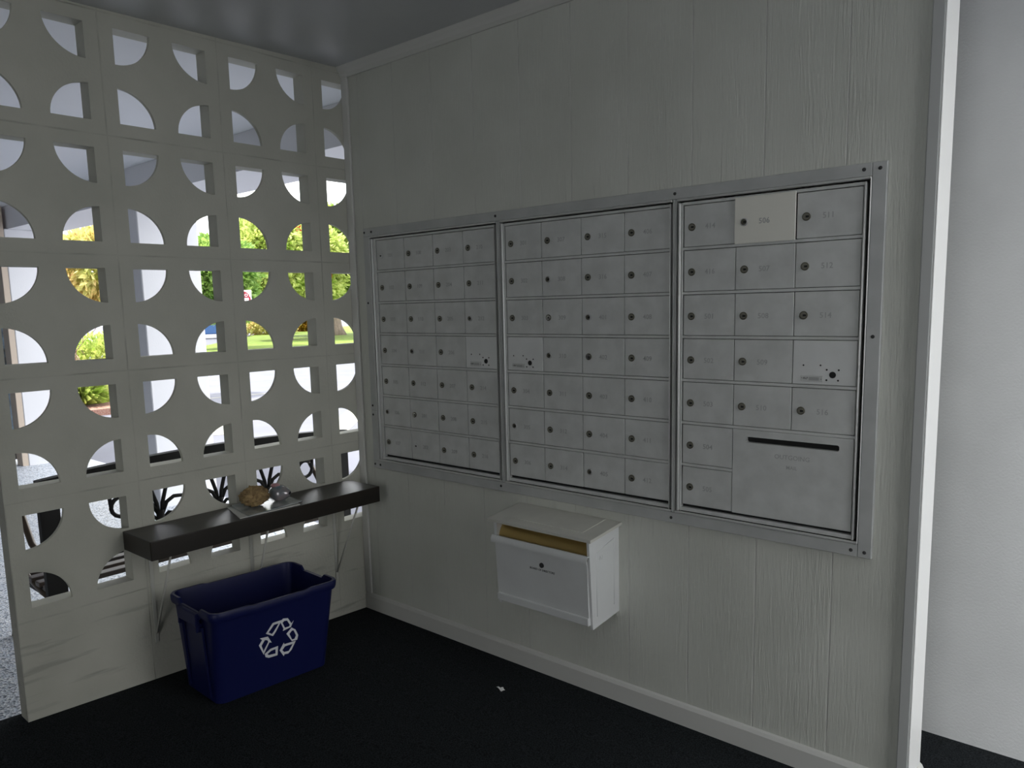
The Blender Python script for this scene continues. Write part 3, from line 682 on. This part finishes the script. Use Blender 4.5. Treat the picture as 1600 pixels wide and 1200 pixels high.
for ya in (YA, YB-.07):
    z0 = fz(ya)
    mb = MB(); mb.bbox((XB-.02, ya, z0-.003), (XB+.018, ya+.070, .80), .005); bl(mb.build('rear_leg', M['iron'], bn))
    mb = MB(); mb.tube([(XB-.54, ya+.035, z0-.002), (XB-.50, ya+.035, .20), (XB-.50, ya+.035, .44)], [.024, .020, .022]); bl(mb.build('front_leg', M['iron'], bn))
    mb = MB(); P_ = [(XB-.0, .70), (XB-.12, .690), (XB-.30, .665), (XB-.46, .66), (XB-.53, .62), (XB-.51, .55), (XB-.50, .44)]
    mb.tube([(x, ya+.035, z) for x, z in P_], [.022, .024, .026, .026, .024, .02, .02], 10); bl(mb.build('armrest', M['armwood'], bn))
    mb = MB(); mb.tube([(XB-.30, ya+.020, .665), (XB-.259, ya+.020, .624), (XB-.179, ya+.020, .529), (XB-.097, ya+.020, .498), (XB, ya+.020, .49)], .013)
    mb.tube([(XB-.45, ya+.020, .43), (XB-.261, ya+.020, .375), (XB-.121, ya+.020, .346), (XB, ya+.020, .34)], .011); bl(mb.build('arm_scroll', M['armwood'], bn))
    mb = MB(); mb.bbox((XB-.52, ya+.02, .33), (XB, ya+.05, .365), .004); bl(mb.build('seat_bracket', M['iron'], bn))
for k in range(6):
    x = XB-.05-.085*k; mb = MB(); mb.bbox((x-.026, YA+.01, .3655), (x+.022, YB-.01, .386), .004); bl(mb.build('seat_slat', M['benchwood'], bn))

# ------------------------------------------------------------------ grounds
ZG = -.12
struct(MB().box((-30, .80, ZG-.1), (14, 20, ZG)).build('driveway', M['asphalt']))
struct(MB().box((6.5, -12, ZG-.1), (30, .80, ZG)).build('side_yard', M['asphalt']))
# lawn beyond the driveway, set back along a slanting kerb
def at_line(t): return (-30+t*22, 9.3+t*13.0)
mb = MB(); a = Vector((-34, 5.2)); d_ = Vector((22, 14.8)).normalized(); nrm = Vector((-d_.y, d_.x))
def ground_quad(p0, p1, w0, w1, z, th=.08):
    q = [p0+nrm*w0, p1+nrm*w0, p1+nrm*w1, p0+nrm*w1]; vs = [(p.x, p.y, z) for p in q]+[(p.x, p.y, z-th) for p in q]
    return vs, [(0, 1, 2, 3), (7, 6, 5, 4), (0, 4, 5, 1), (1, 5, 6, 2), (2, 6, 7, 3), (3, 7, 4, 0)]
g0, g1 = Vector((-25.9, 12.2))-d_*30, Vector((-25.9, 12.2))+d_*40
dn = (Vector((-23.9, 18.0))-Vector((-25.9, 7.9))).normalized(); nrm = Vector((-dn.y, dn.x)); d_ = dn
g0, g1 = Vector((-25.2, 12.2))-d_*20, Vector((-25.2, 12.2))+d_*30
LAWN = [(-25.2, 11.6), (-24.6, 14.8), (-23.7, 18.0), (-21.5, 28.0), (-30, 52), (-62, 52), (-48.5, 33.0), (-42.6, 25.1), (-36.8, 20.2), (-31.8, 16.2), (-26.6, 11.9)]
mb.prism(LAWN, 'z', ZG-.1, ZG+.05); struct(mb.build('lawn', M['grass']))
struct(MB().box((-110, .80, ZG-.15), (-30.001, 100, ZG-.001)).box((-30, 20.001, ZG-.15), (14, 100, ZG-.001)).build('street', M['asphalt']))
# parking stripes, thin paint
def paint(p, q, w_, nm, lab):
    p, q = Vector(p), Vector(q); d = (q-p).normalized(); s = Vector((-d.y, d.x))*w_/2
    vs = [(v.x, v.y, ZG+.003) for v in (p+s, q+s, q-s, p-s)]+[(v.x, v.y, ZG+.0003) for v in (p+s, q+s, q-s, p-s)]
    mb = MB(); mb.faces(vs, [(0, 1, 2, 3), (7, 6, 5, 4), (0, 4, 5, 1), (1, 5, 6, 2), (2, 6, 7, 3), (3, 7, 4, 0)]); return struct(mb.build(nm, M['stripe']))
paint((-4.9, 3.35), (-7.4, 6.0), .34, 'parking_line', '')
paint((-10.6, 3.2), (-9.7, 7.2), .10, 'parking_line', '')
paint((-6.2, 2.6), (-8.6, 3.6), .30, 'parking_line', '')
# planting bed past the walkway
mb = MB(); mb.prism([(-9.6, .8), (-9.6, 3.8), (-18, 7.3), (-22, 7.3), (-22, .8)], 'z', ZG-.05, ZG+.10); mb.box((-22, -4.5, ZG-.05), (-9.25, .8, ZG+.10)); struct(mb.build('planting_bed', M['mulch']))

def leaves(mb, centre, rad, n, size, droop=.3, shell=.55):
    c = Vector(centre)
    for _ in range(n):
        d = Vector((random.gauss(0, 1), random.gauss(0, 1), random.gauss(0, 1))).normalized()
        k = shell+(1-shell)*random.random()
        k *= 1+.22*noise.noise(d*2.1+c)
        p = c+Vector((d.x*rad[0], d.y*rad[1], d.z*rad[2]))*k
        ax = (d+Vector((random.uniform(-.8, .8), random.uniform(-.8, .8), random.uniform(-.6, .6)-droop))).normalized()
        sd_ = ax.cross(Vector((random.uniform(-1, 1), random.uniform(-1, 1), random.uniform(-.3, 1)))).normalized()
        l = size*random.uniform(.6, 1.3); w_ = l*.24
        up_ = ax.cross(sd_)*l*.08
        vs = [p, p+ax*l*.45+sd_*w_+up_, p+ax*l, p+ax*l*.45-sd_*w_+up_]
        mb.faces(vs, [(0, 1, 2, 3)])
def trunk(mb, base, top, r0, r1, lean=.2, n=8):
    b, t_ = Vector(base), Vector(top); pts = []; rr = []
    for i in range(n+1):
        u = i/n; p = b.lerp(t_, u)+Vector((math.sin(u*4)*lean*.2, math.cos(u*3)*lean*.2, 0)); pts.append(p); rr.append(r0*(1+1.1*max(0, .16-u)*5)*(1-u)+r1*u)
    mb.tube(pts, rr, 12)
def tree(name, base, clumps, n, size, material, label, trunk_top, r0, group=None, flowers=0, cat='tree'):
    e = empty(name, base); b = Vector(base); tag(e, label, cat, group)
    mb = MB(); trunk(mb, (0, 0, -.02), trunk_top, r0, r0*.55)
    for c, r in clumps:
        mb.tube([Vector(trunk_top)*.8, Vector(trunk_top).lerp(Vector(c), .6)+Vector((0, 0, .1)), Vector(c)], [r0*.42, r0*.28, r0*.12], 7)
    mb.build('trunk', M['bark'], e)
    mb = MB(); tot = sum(r[0]*r[2] for c, r in clumps)
    for c, r in clumps: leaves(mb, c, r, int(n*r[0]*r[2]/tot), size)
    mb.build('foliage', M[material], e, recalc=False, weld=False)
    if flowers:
        mb = MB()
        for _ in range(flowers):
            c, r = random.choice(clumps); d = Vector((random.gauss(0, 1), random.gauss(0, 1), random.gauss(0, 1))).normalized()
            p = Vector(c)+Vector((d.x*r[0], d.y*r[1], d.z*r[2]))
            for k in range(7): leaves(mb, p, (.12, .12, .10), 3, .16, 0)
        o = mb.build('blossom', M['redfl'], e, recalc=False, weld=False); o['label'] = 'red blossom clusters'; o['kind'] = 'stuff'
    return e
# large trees over the lawn
GL = ZG+.05
tree('shade_tree', (-35.3, 25.9, GL), [((-1.6, -2.6, 5.2), (3.0, 2.8, 1.8)), ((1.0, 2.6, 5.4), (3.2, 3.2, 1.9)), ((-.4, .6, 6.4), (2.6, 2.6, 1.2)), ((.6, 1.8, 3.2), (1.7, 1.5, 1.0)), ((-1.0, -2.6, 3.0), (1.8, 1.6, 1.0))], 26000, .42, 'leaf',
     'large green shade tree with a thick pinkish trunk on the lawn', (.0, .1, 4.6), .40)
tree('flame_tree', (-32.2, 20.6, GL), [((.3, -1.0, 4.6), (2.6, 2.4, 1.5)), ((.2, 1.4, 4.3), (2.3, 2.2, 1.5)), ((.4, -.9, 2.8), (2.2, 2.0, 1.1)), ((.2, 1.2, 2.6), (2.0, 1.9, 1.0))], 24000, .36, 'leafy',
     'yellow-green tree with red blossoms behind the round road sign', (.0, .0, 3.6), .18, flowers=30)
tree('leafy_tree', (-27.4, 13.2, GL), [((.4, .9, 3.4), (1.7, 1.6, 1.2)), ((.5, 1.2, 2.0), (1.4, 1.2, .9)), ((.2, .1, 2.6), (1.2, 1.1, .9))], 15000, .30, 'leafd',
     'mid green tree rising just beyond the white walkway pillar', (0, 0, 2.3), .13)
tree('blossom_tree', (-10.9, 3.62, ZG+.1), [((.1, -.45, 2.25), (.75, .70, .62)), ((-.2, .15, 2.5), (.6, .6, .5))], 7000, .15, 'leafp',
     'small peach and yellow leaved tree past the walkway, above the bare shrub', (0, 0, 1.9), .05)
def shrub(name, base, r, n, size, material, label, cat='shrub', stems=6, group=None):
    e = empty(name, base); tag(e, label, cat, group)
    mb = MB()
    for k in range(stems):
        a = 2*PI*k/stems; mb.tube([(0, 0, -.03), (r[0]*.3*math.cos(a), r[1]*.3*math.sin(a), r[2]*.8), (r[0]*.6*math.cos(a), r[1]*.6*math.sin(a), r[2]*1.5)], [.022, .016, .008], 6)
    mb.build('stem', M['twig'], e)
    mb = MB(); leaves(mb, (0, 0, r[2]*1.05), r, n, size, 0, .35); mb.build('foliage', M[material], e, recalc=False, weld=False); return e
shrub('croton_shrub', (-45.2, 30.9, GL), (1.5, 1.5, .75), 2600, .40, 'croton', 'orange and yellow leaved croton shrub at the far edge of the lawn')
shrub('low_hedge', (-42.6, 25.9, GL), (1.6, 2.4, .62), 3600, .26, 'leafp', 'brownish low hedge along the far side of the lawn', 'hedge', 8)
shrub('garden_shrub', (-15.4, 4.8, ZG+.1), (.9, .9, .48), 3600, .13, 'leafy', 'low yellow-green shrub behind the bare branching one in the mulch bed')
# bare branching shrub
e = empty('bare_shrub', (-12.64, 3.63, ZG+.1)); tag(e, 'bare pale branching shrub in the mulch bed, seen low through the screen\'s second column', 'shrub')
mb = MB(); rnd = random.Random(5)
def branch(p, d, L_, r, lv):
    q = p+d*L_*.5+Vector((rnd.uniform(-.05, .05), rnd.uniform(-.05, .05), .02)); e_ = q+(d+Vector((rnd.uniform(-.3, .3), rnd.uniform(-.3, .3), .15))).normalized()*L_*.5
    mb.tube([p, q, e_], [r, r*.8, r*.6], 6)
    if lv:
        for _ in range(2 if lv > 2 else 3): branch(e_, (d+Vector((rnd.uniform(-.9, .9), rnd.uniform(-.9, .9), rnd.uniform(-.1, .5)))).normalized(), L_*.72, r*.6, lv-1)
for k in range(4): branch(Vector((0, 0, -.02)), Vector((math.cos(k*1.6+.4)*.6, math.sin(k*1.6+.4)*.6, .7)).normalized(), .56, .024, 4)
mb.build('branches', M['twig'], e)
# spiky grass clump in red mulch
def spiky(base, n, L_, label, cat='plant'):
    e = empty('spiky_plant', base); tag(e, label, cat); mb = MB()
    for _ in range(n):
        a = random.uniform(0, 2*PI); t_ = random.uniform(.2, 1.25); d = Vector((math.cos(a)*math.sin(t_), math.sin(a)*math.sin(t_), math.cos(t_))); l = L_*random.uniform(.7, 1.1)
        s = d.cross(Vector((0, 0, 1))).normalized()*.013; m_ = d*l*.6+Vector((0, 0, .04)); e_ = d*l+Vector((0, 0, -.10*t_))
        mb.faces([-s, s, m_+s*.8, e_, m_-s*.8], [(0, 1, 2, 3, 4)])
    mb.build('blades', M['leafy'], e, recalc=False, weld=False); return e
spiky((-10.42, 2.55, ZG+.1), 620, .66, 'spiky pale green grass clump in red mulch just past the walkway end')

# road sign
sg = empty('road_sign', (-19.36, 10.72, ZG)); sg.rotation_euler = (0, 0, math.radians(60)); tag(sg, 'square white road sign with a red disc, on a post beside the lawn', 'sign')
Y = -.03
MB().box((-.03, -.015, 0), (.03, .015, 2.30)).build('post', M['galv'], sg)
MB().bbox((-.29, Y, 1.64), (.29, Y+.006, 2.22), .002).build('board', M['signwht'], sg)
bd = MB().lathe([(.262, Y-.0005), (.262, Y-.003)], (0, 0, 1.93), 'y', 40).build('disc', M['signred'], sg)
MB().box((-.20, Y-.0055, 1.885), (.20, Y-.0032, 1.975)).build('bar', M['signwht'], sg)
text_obj('lettering', 'DO NOT', .13, M['signwht'], sg, (0, Y-.0036, 2.055), FACE_Y, .0008)
text_obj('lettering', 'ENTER', .13, M['signwht'], sg, (0, Y-.0036, 1.80), FACE_Y, .0008)

# parked car on the far street
cr = empty('parked_car', (-41.2, 20.9, ZG)); cr.rotation_euler = (0, 0, math.radians(66)); tag(cr, 'blue car parked far off beyond the lawn, beside the white pillar', 'car')
body = [(-2.1, .28), (-2.15, .62), (-1.95, .82), (-1.1, .92), (-.55, 1.36), (.75, 1.38), (1.45, .98), (2.05, .90), (2.15, .55), (2.1, .28)]
o = MB().prism(body, 'y', -.88, .88).build('body', M['carblue'], cr); md = o.modifiers.new('bevel', 'BEVEL'); md.width = .06; md.segments = 3
for s in (-1, 1):
    MB().prism([(-1.0, .95), (-.52, 1.30), (.68, 1.32), (1.28, .98)], 'y', s*.882, s*.892).build('side_window', M['glass'], cr)
    for x in (-1.35, 1.35): MB().lathe([(.30, s*.70), (.33, s*.74), (.33, s*.88), (.28, s*.90)], (x, 0, .33), 'y', 20).build('wheel', M['tyre'], cr)
